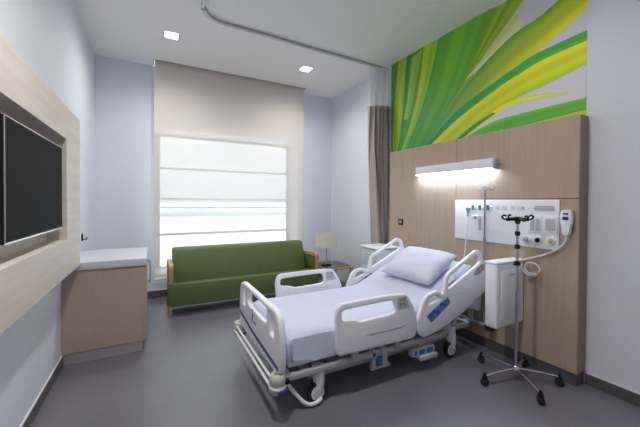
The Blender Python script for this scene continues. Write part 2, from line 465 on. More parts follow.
for yy in (1.84, 1.77, 1.70, 1.64):
    build('outlet_cover', MB().lathe((MX, yy, 1.352), [(.020, 0), (.019, .006), (0, .006)], 20, (-1, 0, 0)), 'white', mp)
o = build('socket_plate', MB().box((MX - .010, 1.46, 1.145), (MX, 1.56, 1.29), .003, 2), 'white', mp)
build('switch_rocker', MB().box((MX - .016, 1.475, 1.165), (MX - .009, 1.505, 1.27), .003, 1), 'lgrey', o)
build('switch_rocker', MB().box((MX - .016, 1.515, 1.165), (MX - .009, 1.545, 1.27), .003, 1), 'lgrey', o)
o = build('socket_plate', MB().box((MX - .010, 1.345, 1.155), (MX, 1.445, 1.29), .003, 2), 'white', mp)
build('socket_face', MB().box((MX - .014, 1.36, 1.175), (MX - .009, 1.43, 1.27), .003, 1), 'lgrey', o)
build('label_strip', MB().box((MX - .005, 1.37, 1.335), (MX, 1.52, 1.375), .002, 1), 'lgrey', mp)
build('label_strip', MB().box((MX - .005, 1.60, 1.335), (MX, 1.66, 1.365), .002, 1), 'lgrey', mp)

# suction tube hung on the plate
su = thing('suction_tube', (2.88, 2.13, .95), 'thin clear tube with a grey funnel hanging on the left end of the medical panel', 'tube')
build('funnel', MB().lathe((2.872, 2.135, 1.26), [(.006, 0), (.008, .03), (.022, .07), (.024, .085), (.018, .086), (0, .086)], 20), 'grey', su)
build('hose', MB().tube(smooth_path([(2.872, 2.135, 1.265), (2.872, 2.14, 1.2), (2.868, 2.15, 1.05), (2.872, 2.165, .9), (2.87, 2.18, .82)], 6), .006, 8), 'white', su)
build('bracket', MB().box((2.868, 2.125, 1.27), (MX, 2.145, 1.29), .003, 1), 'white', su)
rg = thing('flow_regulator', (2.88, 2.03, 1.20), 'small white flow regulator with a dark gauge plugged below the teal valves', 'regulator')
build('body', MB().box((2.845, 2.0, 1.235), (MX, 2.075, 1.272), .006, 2), 'white', rg)
build('gauge', MB().lathe((2.846, 2.03, 1.252), [(.014, 0), (.014, .008), (0, .008)], 20, (-1, 0, 0)), 'grey', rg)
build('flow_tube', MB().cyl((2.866, 2.0, 1.24), (2.866, 2.0, 1.13), .011), 'lgrey', rg)

# nurse call handset
hs = thing('call_handset', (2.88, 1.255, 1.12), 'white nurse call handset with cord on the panel edge, right of the medical panel', 'handset')
build('holder', MB().box((2.892, 1.232, 1.17), (HP, 1.292, 1.345), .008, 2), 'grey', hs)
hb = build('body', MB().prism(rounded([(-.034, .33), (.034, .33), (.040, .25), (.026, .19), (.022, .13), (-.022, .13), (-.026, .19), (-.040, .25)], .02, 5), (2.893, 1.262, 1.015), (0, -1, 0), (0, 0, 1), .034, .006), 'white', hs)
build('button', MB().lathe((2.858, 1.270, 1.315), [(.009, 0), (.008, .004), (0, .004)], 14, (-1, 0, 0)), 'red', hb)
build('button', MB().lathe((2.858, 1.252, 1.315), [(.009, 0), (.008, .004), (0, .004)], 14, (-1, 0, 0)), 'red', hb)
build('speaker_grille', MB().box((2.853, 1.242, 1.268), (2.860, 1.282, 1.292), .003, 1), 'navy', hb)
build('cord', MB().tube(smooth_path([(2.876, 1.262, 1.147), (2.878, 1.27, 1.10), (2.885, 1.32, 1.04), (2.887, 1.40, .985), (2.885, 1.50, .94), (2.88, 1.60, .90), (2.88, 1.63, .86)], 8), .0075, 8), 'white', hs)
# ring bracket
rb = thing('ring_holder', (2.86, 1.49, .79), 'round white ring bracket on the oak panel under the call handset cord', 'holder')
ringp = [(2.868 - .008 * math.sin(a), 1.508 + .058 * math.cos(a), .838 + .05 * math.sin(a)) for a in [2 * PI * k / 28 for k in range(28)]]
build('ring', MB().tube(ringp, .006, 8, closed=True), 'white', rb)
build('arm', MB().box((2.868, 1.49, .785), (HP, 1.53, .80), .004, 2), 'white', rb)
build('lip', MB().tube([(2.86 - .012, 1.508 + .062 * math.cos(a), .836 + .056 * math.sin(a)) for a in [PI * 1.08 + PI * .84 * k / 14 for k in range(15)]], .010, 8), 'lgrey', rb)

for o_, dy_, dz_ in ((lp_, -.068, -.011), (sk, -.092, .008), (mp, -.053, .003), (su, -.062, .003), (rg, -.059, .003), (hs, -.037, .004), (rb, -.044, .017)):
    o_.location += V((PX - HP, dy_, dz_))

# white wall cabinet behind the drip stand
bx = thing('wall_hung_cabinet', (2.65, 1.6, .37), 'rounded white wall-hung cabinet on the headwall behind the black drip stand', 'cabinet')
build('body', MB().box((2.44, 1.548, .372), (PX, 1.655, .905), .022, 4), 'panel', bx)
build('side_panel', MB().box((2.50, 1.543, .43), (2.78, 1.551, .84), .003, 2), 'panel', bx)
build('lid', MB().box((2.437, 1.546, .895), (PX, 1.657, .918), .011, 3), 'panel', bx)
build('latch', MB().box((2.60, 1.539, .80), (2.70, 1.545, .812), .002, 1), 'lgrey', bx)

# ------------------------------------------------------------------ tv wall box + tv
TX = -.548
tw = thing('tv_wall_panel', (-.61, 2.2, .82), 'deep pale oak wall box with a recess holding the television', 'wall panel')
NY0, NY1, NZ0, NZ1 = .95, 2.85, 1.115, 1.84
TZ0, TZ1, TY0, TY1 = .85, 2.078, .3, 3.315
def pp(n, a, b, m='woodtv'): build(n, MB().box(a, b, .0015, 1), m, tw)
pp('top_board', (XL, TY0, NZ1), (TX, TY1, TZ1)); pp('bottom_board', (XL, TY0, TZ0), (TX, TY1, NZ0))
pp('end_board', (XL, NY1, NZ0), (TX, TY1, NZ1)); pp('end_board', (XL, TY0, NZ0), (TX, NY0, NZ1))
pp('recess_back', (XL, NY0, NZ0), (XL + .02, NY1, NZ1))
tv = thing('television', (-.6, 2.31, 1.2), 'black flat screen television mounted in the recess of the oak wall box', 'television')
build('bezel', MB().box((-.60, 1.829, 1.205), (-.566, 2.800, 1.770), .004, 2), 'black', tv)
build('screen', MB().box((-.5665, 1.838, 1.220), (-.5645, 2.791, 1.760)), 'screen', tv)
build('trim_strip', MB().box((-.5665, 1.829, 1.203), (-.563, 2.800, 1.212), .001, 1), 'chrome', tv)
build('trim_edge', MB().box((-.5665, 2.793, 1.212), (-.563, 2.800, 1.770), .001, 1), 'chrome', tv)
build('trim_edge', MB().box((-.5665, 1.838, 1.764), (-.563, 2.793, 1.770), .001, 1), 'chrome', tv)
build('trim_edge', MB().box((-.5665, 1.829, 1.212), (-.563, 1.836, 1.770), .001, 1), 'grey', tv)
build('bracket', MB().box((XL + .02, 2.05, 1.33), (-.60, 2.4, 1.62), .004, 1), 'black', tv)

# ------------------------------------------------------------------ low cabinet
cb = thing('low_cabinet', (-.36, 3.7, 0), 'oak low cabinet with white worktop by the left wall', 'cabinet')
build('carcass', MB().box((XL + .002, 3.335, .095), (-.075, 4.10, .80), .002, 1), 'woodcab', cb)
build('plinth', MB().box((XL + .002, 3.345, 0), (-.09, 4.09, .095)), 'steel', cb)
build('worktop', MB().box((XL + .002, 3.317, .80), (-.052, 4.115, .868), .006, 2), 'worktop', cb)
for a, b in ((3.34, 3.712), (3.718, 4.095)):
    d = build('door', MB().box((-.075, a, .105), (-.056, b, .795), .002, 1), 'woodcab', cb)
    hy = b - .04 if a < 3.5 else a + .04
    build('handle', MB().tube(smooth_path([(-.056, hy, .77), (-.03, hy, .765), (-.026, hy, .66), (-.03, hy, .565), (-.056, hy, .56)], 5), .007, 8), 'chrome', d)
hk = thing('wall_hook', (XL, 4.19, 1.0), 'small black coat hook on the left wall above the low cabinet', 'hook')
build('plate', MB().box((XL, 4.165, .96), (XL + .012, 4.21, 1.04), .004, 2), 'black', hk)
build('peg', MB().tube([(XL + .01, 4.187, .98), (XL + .04, 4.187, .975), (XL + .05, 4.187, 1.0)], .006, 8), 'black', hk)

# ------------------------------------------------------------------ sofa
sf = thing('sofa', (1.18, 4.45, 0), 'green vinyl sofa with wooden arm fronts under the window', 'sofa')
SX0, SX1 = .215, 2.145
sb_ = MB()
def prof_sweep(mbx, prof, x0, x1, bev):
    mbx.prism(prof, (x0, 0, 0), (0, 1, 0), (0, 0, 1), x1 - x0, bev)
m_ = MB(); prof_sweep(m_, [(4.13, .118), (4.70, .118), (4.70, .33), (4.44, .345), (4.135, .392)], SX0 - .045, SX1 + .045, .016)
build('seat', m_, 'green', sf)
m_ = MB(); prof_sweep(m_, [(4.44, .33), (4.66, .30), (4.76, .74), (4.73, .772), (4.62, .772), (4.575, .745)], SX0 + .012, SX1 - .012, .028)
build('backrest', m_, 'green', sf)
for s, x in ((0, SX0), (1, SX1)):
    a, b = (x - .045, x) if s == 0 else (x, x + .045)
    m_ = MB(); prof_sweep(m_, [(4.165, .37), (4.74, .33), (4.74, .55), (4.2, .58)], a + .004, b - .004, .006)
    ar = build('arm', m_, 'green', sf)
    fr = rounded([(4.135, .395), (4.135, .635), (4.77, .60), (4.77, .335), (4.735, .335), (4.735, .563), (4.17, .595), (4.17, .395)], [.003, .05, .03, .003, .003, .02, .03, .003], 5)
    m_ = MB(); prof_sweep(m_, fr, a - .002, b + .002, .004)
    build('arm_frame', m_, 'woodarm', ar)
for x in (SX0 - .03, SX1 + .03):
    for y in (4.15, 4.68):
        build('leg', MB().box((x - .017, y - .012, 0), (x + .017, y + .03, .125), .004, 1), 'woodarm', sf)

# ------------------------------------------------------------------ side table + lamp
st = thing('side_table', (2.52, 4.28, 0), 'small wooden side table with dark top beside the sofa', 'table')
build('frame', MB().box((2.25, 4.02, .375), (2.74, 4.56, .405), .006, 2), 'woodarm', st)
build('top', MB().box((2.275, 4.045, .405), (2.715, 4.535, .413), .003, 1), 'glass_d', st)
for x in (2.275, 2.715):
    for y in (4.045, 4.535):
        build('leg', MB().box((x - .02, y - .02, 0), (x + .02, y + .02, .375), .004, 1), 'woodarm', st)
tl = thing('table_lamp', (2.385, 4.25, .413), 'table lamp with cream drum shade on the side table', 'lamp')
build('base', MB().lathe((2.385, 4.25, .413), [(0, 0), (.075, 0), (.078, .008), (.06, .018), (.012, .024), (0, .024)], 28), 'black', tl)
build('stem', MB().lathe((2.385, 4.25, .43), [(.009, 0), (.009, .30), (.012, .31), (.012, .36), (0, .36)], 14), 'steel', tl)
build('shade', MB().lathe((2.385, 4.25, .705), [(.172, 0), (.175, 0), (.170, .212), (.167, .212), (.172, 0)], 40), 'shade', tl)
build('shade_ring', MB().tube([(2.225, 4.25, .72), (2.545, 4.25, .72)], .003, 6).tube([(2.385, 4.09, .72), (2.385, 4.41, .72)], .003, 6), 'steel', tl)

# ------------------------------------------------------------------ bedside cabinet
bc = thing('bedside_cabinet', (2.7, 3.28, 0), 'pale grey bedside cabinet with white top behind the bed, beside the curtain', 'cabinet')
build('body', MB().box((2.475, 3.12, .06), (2.805, 3.44, .80), .006, 2), 'pale', bc)
build('top', MB().box((2.45, 3.10, .80), (2.822, 3.45, .826), .01, 3), 'white', bc)
for z0, z1 in ((.58, .785), (.1, .57)):
    d = build('drawer', MB().box((2.463, 3.135, z0), (2.475, 3.425, z1), .004, 2), 'pale', bc)
    build('handle', MB().box((2.453, 3.24, z1 - .05), (2.463, 3.34, z1 - .038), .003, 1), 'pale', d)
for x in (2.515, 2.765):
    for y in (3.16, 3.40):
        build('caster', MB().cyl((x, y - .012, .03), (x, y + .012, .03), .03, 14), 'rubber', bc)

# ------------------------------------------------------------------ curtain track and curtain
tr = thing('curtain_track', (1.6, 3.5, HC - .03), 'white curtain track curving across the ceiling', 'curtain track')
path = [(.432, 2.2, 0), (.432, 3.2, 0), (.445, 3.32, 0), (.50, 3.42, 0), (.585, 3.475, 0), (.70, 3.495, 0), (1.1, 3.505, 0), (1.6, 3.525, 0), (2.2, 3.54, 0), (2.955, 3.565, 0)]
pts = smooth_path(path, 6)
R_ = []
for i, p in enumerate(pts):
    a = pts[max(0, i - 1)]; b = pts[min(len(pts) - 1, i + 1)]; t = (b - a).normalized(); n = V((-t.y, t.x, 0))
    R_.append([V((p.x, p.y, HC)) + n * .016, V((p.x, p.y, HC - .03)) + n * .016, V((p.x, p.y, HC - .03)) - n * .016, V((p.x, p.y, HC)) - n * .016, V((p.x, p.y, HC)) + n * .016])
build('rail', MB().grid(R_), 'bedm', tr)
build('end_bracket', MB().box((2.94, 3.54, HC - .05), (XR, 3.59, HC - .0), .004, 1), 'white', tr)
cu = thing('privacy_curtain', (2.82, 3.53, .3), 'taupe privacy curtain with white mesh header gathered beside the oak panel', 'curtain')
def curt(z0, z1, nz, amp, folds, squeeze):
    G = []
    for i in range(121):
        s = i / 120
        row = []
        for j in range(nz + 1):
            q = j / nz; z = z0 + (z1 - z0) * q
            k = squeeze(z); 
            x = 2.958 - (1 - s) * k + .006 * math.sin(s * 40 + z * 1.2)
            y = 3.555 - .05 * s + amp * math.sin(s * folds * 2 * PI + .8 * math.sin(z * 1.1 + s * 3)) + .015 * math.sin(s * 17 + z * 2)
            row.append(V((x, y, z)))
        G.append(row)
    return G
sq = lambda z: .285 - .10 * max(0, min(1, (2.2 - z) / 1.6))
build('mesh_header', MB().grid(curt(2.755, HC - .035, 8, .035, 6, sq)), 'mesh', cu)
build('fabric', MB().grid(curt(.30, 2.755, 26, .062, 5, sq)), 'curtain', cu)

# ------------------------------------------------------------------ downlights and added fill lights
def downlight(x, y, label, src=None):
    if src is None:
        o = thing('downlight', (x, y, HC), label, 'ceiling light', 'downlights')
        build('trim_ring', MB().prism(rounded([(x - .085, y - .085), (x + .085, y - .085), (x + .085, y + .085), (x - .085, y + .085)], .01), (0, 0, HC - .006), (1, 0, 0), (0, 1, 0), .006), 'white', o)
        build('lens', MB().box((x - .068, y - .068, HC - .009), (x + .068, y + .068, HC - .006), .001, 1), 'down', o)
    else:
        o = copy_tree(src); o.location = (x, y, HC); o['label'] = label
    return o
d1 = downlight(.19, 4.06, 'square recessed downlight nearer the left wall')
d2 = downlight(1.965, 4.14, 'square recessed downlight near the curtain track and right end of the blind', d1)
def spot(x, y, e, size=168):
    l = D.lights.new('downlight_or_fill_beam', 'SPOT'); l.energy = e; l.spot_size = math.radians(size); l.spot_blend = 1.; l.shadow_soft_size = .07
    l.color = (1, .965, .93)
    o = D.objects.new('downlight_or_fill_beam', l); COL.objects.link(o); o.location = (x, y, HC - .03)
SPOTS = [(.19, 4.06, 82), (1.965, 4.14, 74), (.19, 1.3, 155), (1.965, 1.3, 34), (1.1, -.9, 20)]  # first pair under the visible downlights; the rest are added unseen fill, without fittings
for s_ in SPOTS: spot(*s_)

exec_bed = True
# ------------------------------------------------------------------ hospital bed
bed = thing('hospital_bed', (1.7, 2.335, 0), 'white and grey adjustable hospital bed with raised backrest', 'bed')
YN, YFAR, YC, FYC = 1.85, 2.88, 2.365, 2.345
# footboard in the (y,z) plane
def sym(l): return l
FX = .72
hwid = .52
outl = rounded([(-hwid + .01, .315), (-hwid - .005, .50), (-hwid + .045, .690), (hwid - .045, .690), (hwid + .005, .50), (hwid - .01, .315), (.42, .285), (-.42, .285)], [.03, .1, .09, .09, .1, .03, .05, .05], 7)
holes = [rounded([(-.255, .558), (-.25, .655), (.25, .655), (.255, .558), (.16, .540), (-.16, .540)], [.025, .02, .02, .025, .05, .05], 5),
         rounded([(.315, .50), (.315, .652), (.375, .652), (.408, .60), (.395, .50)], .02, 5),
         rounded([(-.315, .50), (-.315, .652), (-.375, .652), (-.408, .60), (-.395, .50)], .02, 5)]
fb = plate('footboard', [outl] + holes, (FX, FYC, 0), (0, 1, 0), (0, 0, 1), .045, .012, 'bedw', bed)
m_ = MB()
m_.prism(rounded([(-.49, .395), (-.49, .418), (0, .372), (.49, .350), (.49, .322), (0, .346)], .006), (FX - .0215, FYC, 0), (0, -1, 0), (0, 0, 1), .003)
build('stripe', m_, 'navy', fb)
m_ = MB()   # emblem: small figure and a row of tiny strokes
m_.prism(rounded([(0, 0), (.022, .0), (.034, .045), (.052, .062), (.044, .080), (.016, .070)], .005, 3), (FX - .0215, FYC + .12, .432), (0, -1, 0), (0, 0, 1), .003)
m_.prism([(.022 + .014 * math.cos(a), .098 + .014 * math.sin(a)) for a in [2 * PI * k / 14 for k in range(14)]], (FX - .0215, FYC + .12, .432), (0, -1, 0), (0, 0, 1), .003)
for k in range(5):
    m_.prism([(.055 + k * .015, .012), (.064 + k * .015, .012), (.064 + k * .015, .030), (.055 + k * .015, .030)], (FX - .0215, FYC + .12, .432), (0, -1, 0), (0, 0, 1), .002)
build('emblem', m_, 'blue', fb)
# headboard
plate('headboard', [rounded([(-.45, .36), (-.46, .72), (.46, .72), (.45, .36)], [.03, .1, .1, .03], 6)], (2.765, YC, 0), (0, 1, 0), (0, 0, 1), .04, .012, 'bedw', bed)

# side rails
foot_out = rounded([(1.122, .328), (1.104, .62), (1.135, .692), (1.50, .698), (1.755, .688), (1.838, .555), (1.866, .47), (1.852, .318)], [.04, .05, .05, .2, .05, .06, .04, .05], 6)
foot_hole = rounded([(1.157, .575), (1.157, .643), (1.38, .652), (1.62, .652), (1.648, .565), (1.60, .548), (1.31, .540), (1.275, .560)], [.02, .025, .1, .025, .03, .03, .02, .02], 5)
head_out = rounded([(1.865, .36), (1.868, .44), (1.955, .64), (2.10, .668), (2.165, .622), (2.205, .788), (2.60, .975), (2.672, .945), (2.735, .79), (2.735, .585), (2.42, .425), (2.10, .318), (1.93, .298)], [.05, .05, .06, .05, .03, .05, .05, .05, .1, .03, .1, .1, .05], 6)
head_hole = rounded([(2.222, .655), (2.236, .765), (2.59, .930), (2.632, .918), (2.652, .860), (2.610, .830)], [.02, .03, .02, .02, .02, .03], 5)
head_hole2 = rounded([(1.985, .552), (2.012, .612), (2.075, .628), (2.125, .600), (2.135, .592)], [.015, .02, .02, .015, .005], 4)
def rail(kind, y, far):
    o = ((-.06 if kind == 'f' else -.02) if far else 0, y, 0)
    lps = [foot_out, foot_hole] if kind == 'f' else [head_out, head_hole, head_hole2]
    r = plate('side_rail', lps, o, (1, 0, 0), (0, 0, 1), .034, .011, 'bedw', bed)
    s = 1 if far else -1          # direction of the outer face
    def stick(nm, poly, mm, th=.003, side=s, off=0.):
        yy = y + side * (.0165 + off)
        mbx = MB()
        if side < 0: mbx.prism(poly, (o[0], yy, 0), (1, 0, 0), (0, 0, 1), th)        # normal = -y
        else: mbx.prism([(-a, b) for a, b in poly], (o[0], yy, 0), (-1, 0, 0), (0, 0, 1), th)
        return build(nm, mbx, mm, r)
    if kind == 'f':
        for sd in (s, -s):
            pn = stick('control_panel', rounded([(1.662, .575), (1.655, .665), (1.738, .668), (1.782, .575)], .012, 4), 'lgrey', .003, sd)
            for bx_, bz in ((1.675, .60), (1.675, .635), (1.712, .60), (1.712, .635)):
                stick('control_button', rounded([(bx_, bz), (bx_, bz + .022), (bx_ + .025, bz + .022), (bx_ + .025, bz)], .006, 3), 'grey', .002, sd, .0028)
        stick('moulding', rounded([(1.36, .44), (1.40, .425), (1.70, .425), (1.78, .45), (1.70, .438), (1.40, .438)], .004, 3), 'lgrey', .002)
    else:
        blue = rounded([(1.968, .472), (2.215, .598), (2.248, .543), (2.020, .408)], .014, 4)
        for sd in (s, -s):
            pn = stick('control_panel', blue, 'blue', .003, sd)
            for k in range(6):
                cx_, cz_ = 2.06 + .029 * k, .470 + .0155 * k
                for dz in (0., .034):
                    stick('control_button', [(cx_ - dz * .5 + (.010) * math.cos(a), cz_ + dz + .010 * math.sin(a)) for a in [2 * PI * q / 12 for q in range(12)]], ('bluel', 'navy', 'bluel')[(k + (dz > 0)) % 3], .002, sd, .0028)
        stick('accent_panel', rounded([(2.548, .742), (2.588, .800), (2.64, .826), (2.69, .838), (2.702, .79), (2.62, .745)], .01, 4), 'grey', .003)
    return r
for yy, far in ((YN, False), (YFAR, True)):
    rail('f', yy, far); rail('h', yy, far)

# rail arms
for yy in (YN + .035, YFAR - .035):
    for x in (1.30, 1.70): build('rail_arm', MB().box((x - .025, yy - .018, .245), (x + .025, yy + .018, .40), .006, 2), 'bedm', bed)
    for x in (2.08, 2.36): build('rail_arm', MB().box((x - .02, yy - .018, .30), (x + .02, yy + .018, .47), .006, 2), 'bedm', bed)
# deck and frame
m_ = MB().box((.80, 1.93, .285), (1.90, 2.80, .325), .01, 2)
build('deck', m_, 'bedw', bed)
ang = math.radians(25)
Rb = Matrix.Rotation(-ang, 4, 'Y')
m_ = MB().box((2.28 - .40, 1.93, .455), (2.28 + .40, 2.80, .49), .01, 2, R=Rb)
build('back_deck', m_, 'bedw', bed)
m_ = MB().box((.765, 1.885, .222), (2.30, 1.925, .262), .008, 2); m_.box((.765, 2.805, .222), (2.66, 2.845, .268), .008, 2)
m_.box((2.28, 1.945, .222), (2.66, 1.985, .262), .008, 2)
m_.box((.765, 1.925, .222), (.805, 2.805, .268), .006, 2); m_.box((2.62, 1.945, .222), (2.66, 2.805, .268), .006, 2)
m_.box((1.68, 1.925, .222), (1.72, 2.805, .268), .006, 2); m_.box((2.26, 1.885, .222), (2.30, 2.805, .268), .006, 2)
m_.box((.73, 1.98, .225), (.80, 2.04, .33), .006, 2); m_.box((.73, 2.66, .225), (.80, 2.72, .33), .006, 2)
m_.box((2.63, 1.99, .225), (2.785, 2.04, .265), .006, 2); m_.box((2.63, 2.66, .225), (2.785, 2.72, .265), .006, 2)
m_.box((2.755, 1.99, .225), (2.78, 2.04, .40), .004, 1); m_.box((2.755, 2.66, .225), (2.78, 2.72, .40), .004, 1)
m_.box((2.745, 1.86, .235), (2.785, 2.86, .26), .005, 1)
build('upper_frame', m_, 'bedm', bed)
m_ = MB()
for y in (2.02, 2.71): m_.box((.98, y - .025, .13), (2.44, y + .025, .175), .006, 2)
m_.box((.98, 2.02, .13), (1.03, 2.71, .175), .006, 2); m_.box((2.39, 2.02, .13), (2.44, 2.71, .175), .006, 2)
build('base_frame', m_, 'bedm', bed)
for x in (1.3, 2.12):
    build('lift_column', MB().box((x - .07, 2.28, .13), (x + .07, 2.45, .24), .01, 2), 'grey', bed)
# cables / chrome rod under the frame
build('push_rod', MB().cyl((1.0, 2.1, .155), (2.5, 2.1, .20), .012, 12), 'chrome', bed)
# casters
for x, y, head in ((1.03, 1.93, 0), (1.03, 2.80, 0), (2.40, 1.94, 1), (2.40, 2.79, 1)):
    s = -1 if y < YC else 1
    lg = build('caster_leg', MB().tube(([(x - .07, y - s * .02, .40), (x - .03, y - s * .02, .33)] if head else []) + [(x, y - s * .02, .25), (x + .0, y - s * .01, .17), (x - .0, y, .11), (x - .01, y + s * .005, .075)], ([.05, .05] if head else []) + [.048, .045, .036, .026], 14), 'bedw', bed)
    build('wheel', MB().lathe((x - .02, y - .022, .072), [(0, 0), (.05, 0), (.052, .005), (.052, .039), (.05, .044), (0, .044)], 28, (0, 1, 0)), 'bedw', lg)
    build('tyre', MB().lathe((x - .02, y - .020, .072), [(.051, 0), (.068, .002), (.072, .010), (.072, .030), (.068, .038), (.051, .040), (.051, 0)], 28, (0, 1, 0)), 'rubber', lg)
    build('cap', MB().lathe((x - .02, y + s * .022, .072), [(.034, 0), (.032, .006), (0, .008)], 20, (0, s, 0)), 'beige', lg)
    if not head:
        build('brake_pedal', MB().tube(smooth_path([(.765, y - .02 * s, .232), (.80, y - .005 * s, .17), (.86, y + s * .02, .09), (.915, y + s * .035, .034), (.975, y + s * .042, .022), (1.03, y + s * .042, .045)], 6), [.013] * 31, 10), 'bedw', lg)
# corner bumpers
for x, y in ((.70, 1.875), (.70, 2.855), (2.765, 1.815), (2.765, 2.90)):
    if x < 1:
        b_ = build('bumper', MB().lathe((x, y, .185), [(0, 0), (.045, 0), (.055, .012), (.057, .04), (.047, .05), (.047, .062), (.052, .075), (.052, .105), (.044, .118), (.022, .118), (.020, .10), (0, .10)], 28), 'beige', bed)
        build('marking', MB().tube([(x + .0575 * math.cos(a), y + .0575 * math.sin(a), .206) for a in [-1.9 + 1.5 * k / 10 for k in range(11)]], .013, 8), 'navy', b_)
        build('bracket', MB().box((x, y - .02, .225), (x + .08, y + .02, .25), .004, 1), 'black', b_)
    else:
        b_ = build('bumper', MB().lathe((x, y, .215), [(0, 0), (.035, 0), (.042, .01), (.042, .045), (.035, .055), (0, .055)], 24), 'rubber', bed)
        build('bracket', MB().box((x - .02, min(y, 1.9 if y < 2 else y - .05), .262), (x + .02, max(y, 1.862 if y < 2 else y), .275), .004, 1), 'bedw', b_)
# bar across the foot
build('foot_bar', MB().cyl((.665, 1.86, .275), (.665, 2.87, .275), .009, 12), 'bedw', bed)
build('foot_bar', MB().cyl((.66, 1.86, .225), (.66, 2.87, .225), .012, 12), 'bedw', bed)
m_ = MB()
for y in (1.9, 2.83): m_.box((.655, y - .012, .22), (.675, y + .012, .28), .004, 1)
m_.box((.66, 2.82, .22), (.735, 2.85, .25), .004, 1); m_.box((.66, 1.895, .22), (.735, 1.915, .25), .004, 1)
build('foot_bar_bracket', m_, 'bedm', bed)
# control pod + pedal board on the near side
m_ = MB().box((1.46, 1.885, .135), (1.50, 1.93, .275), .006, 2); m_.box((1.55, 1.875, .14), (1.60, 1.93, .28), .006, 2); m_.box((1.46, 1.89, .12), (1.64, 1.93, .145), .006, 2)
pd = build('lever_bracket', m_, 'bedm', bed)
build('release_button', MB().box((1.50, 1.878, .165), (1.55, 1.90, .225), .006, 2), 'blue', pd)
pdl = build('pedal_board', MB().box((1.86, 1.87, .135), (2.11, 1.93, .195), .008, 2).box((1.93, 1.85, .10), (2.12, 1.93, .137), .006, 2), 'lgrey', bed)
for a, b in ((1.875, 1.905), (1.925, 1.99), (2.01, 2.085)):
    build('pedal_icon', MB().box((a, 1.866, .146), (b, 1.872, .187), .003, 1), 'blue', pdl)
build('pedal_hanger', MB().box((1.96, 1.90, .19), (2.02, 1.925, .23), .003, 1), 'bedm', pdl)

# ------------------------------------------------------------------ mattress with sheet
HX, HZ = 1.9, .51
def mtop(x):
    s = math.tan(ang)
    d = x - HX; w = .12
    if d < -w: z = 0
    elif d > w: z = d * s
    else: z = s * (d + w) ** 2 / (4 * w)
    return HZ + z
X0, X1, Y0, Y1 = .80, 2.62, 1.915, 2.815
mm = MB(); TH = .165
rows = []
nx, ny = 64, 14
for i in range(nx + 1):
    x = X0 + (X1 - X0) * i / nx
    zt = mtop(x); e = min(1, (x - X0) / .05, (X1 - x) / .05); rr = .035
    dz = rr * (1 - math.sqrt(max(0, 1 - (1 - e) ** 2)))
    ring = []
    # closed cross section: top, near side, bottom, far side
    for j in range(ny + 1):
        s = j / ny; y = Y0 + (Y1 - Y0) * s
        ey = min(1, (y - Y0) / .045, (Y1 - y) / .045)
        dy = rr * (1 - math.sqrt(max(0, 1 - (1 - ey) ** 2)))
        wv = .003 * math.sin(x * 9 + y * 4) * math.sin(y * 7 - x * 3) + .002 * math.sin(x * 23 + y * 11)
        ring.append(V((x, y, zt - max(dz, dy) + wv)))
    for k in range(1, 5):
        ring.append(V((x, Y1 + .004 * math.sin(x * 21 + k), zt - rr - (TH - rr) * k / 4)))
    for j in range(1, 6): ring.append(V((x, Y1 + (Y0 - Y1) * j / 6, zt - TH)))
    ring.append(V((x, Y0, zt - TH)))
    for k in range(3, 0, -1):
        ring.append(V((x, Y0 + .005 * math.sin(x * 19 + k * .7), zt - rr - (TH - rr) * k / 4)))
    rows.append([mm.bm.verts.new(p) for p in ring])
n = len(rows[0])
for a, b in zip(rows, rows[1:]):
    for k in range(n): mm.bm.faces.new((a[k], a[(k + 1) % n], b[(k + 1) % n], b[k]))
mm.bm.faces.new(rows[0]); mm.bm.faces.new(rows[-1][::-1])
ma = thing('mattress', (1.7, 2.335, .33), 'mattress in a smooth white fitted sheet lying on the hospital bed', 'mattress')
build('fitted_sheet', mm, 'sheet', ma, ang=1.2)
# hanging hem of the sheet at the near foot corner
H_ = []
for i in range(31):
    x = .815 + (1.16 - .815) * i / 30
    H_.append([V((x, Y0 - .006 - .004 * math.sin(x * 40) * k / 6 - .012 * k / 6, .485 - (.155 + .015 * math.sin(x * 14)) * k / 6)) for k in range(7)])
build('sheet_hem', MB().grid(H_), 'sheet', ma)

# ------------------------------------------------------------------ pillow
pw = MB()
nu, nv = 26, 20
LY, LX_, TP = .31, .225, .085
def pil(u, v, s):
    a = 1 - abs(u) ** 2.6; b = 1 - abs(v) ** 2.6
    h = TP * (max(a, 0) * max(b, 0)) ** .42
    k = 1 - .06 * (1 - abs(v)) * abs(u) ** 4
    k2 = 1 - .06 * (1 - abs(u)) * abs(v) ** 4
    wr = .006 * math.sin(u * 7 + v * 3) * math.sin(v * 6 - u * 2) * (1 - u * u) * (1 - v * v)
    return V((v * LX_ * k2, u * LY * k, s * h + (wr if s > 0 else 0)))
for s in (1, -1):
    G = [[pil(-1 + 2 * i / nu, -1 + 2 * j / nv, s) for j in range(nv + 1)] for i in range(nu + 1)]
    pw.grid(G)
bmesh.ops.remove_doubles(pw.bm, verts=pw.bm.verts, dist=1e-4)
cxp, cyp = 2.335, 2.27
T = Matrix.Translation((cxp - .075 * math.sin(ang), cyp, mtop(cxp) + .088 * math.cos(ang))) @ Matrix.Rotation(math.radians(2), 4, 'Z') @ Matrix.Rotation(-math.radians(31), 4, 'Y')
bmesh.ops.transform(pw.bm, matrix=T, verts=pw.bm.verts)
tag(build('pillow', pw, 'pillow', ang=2.5), 'plump white pillow propped on the raised head of the bed', 'pillow')

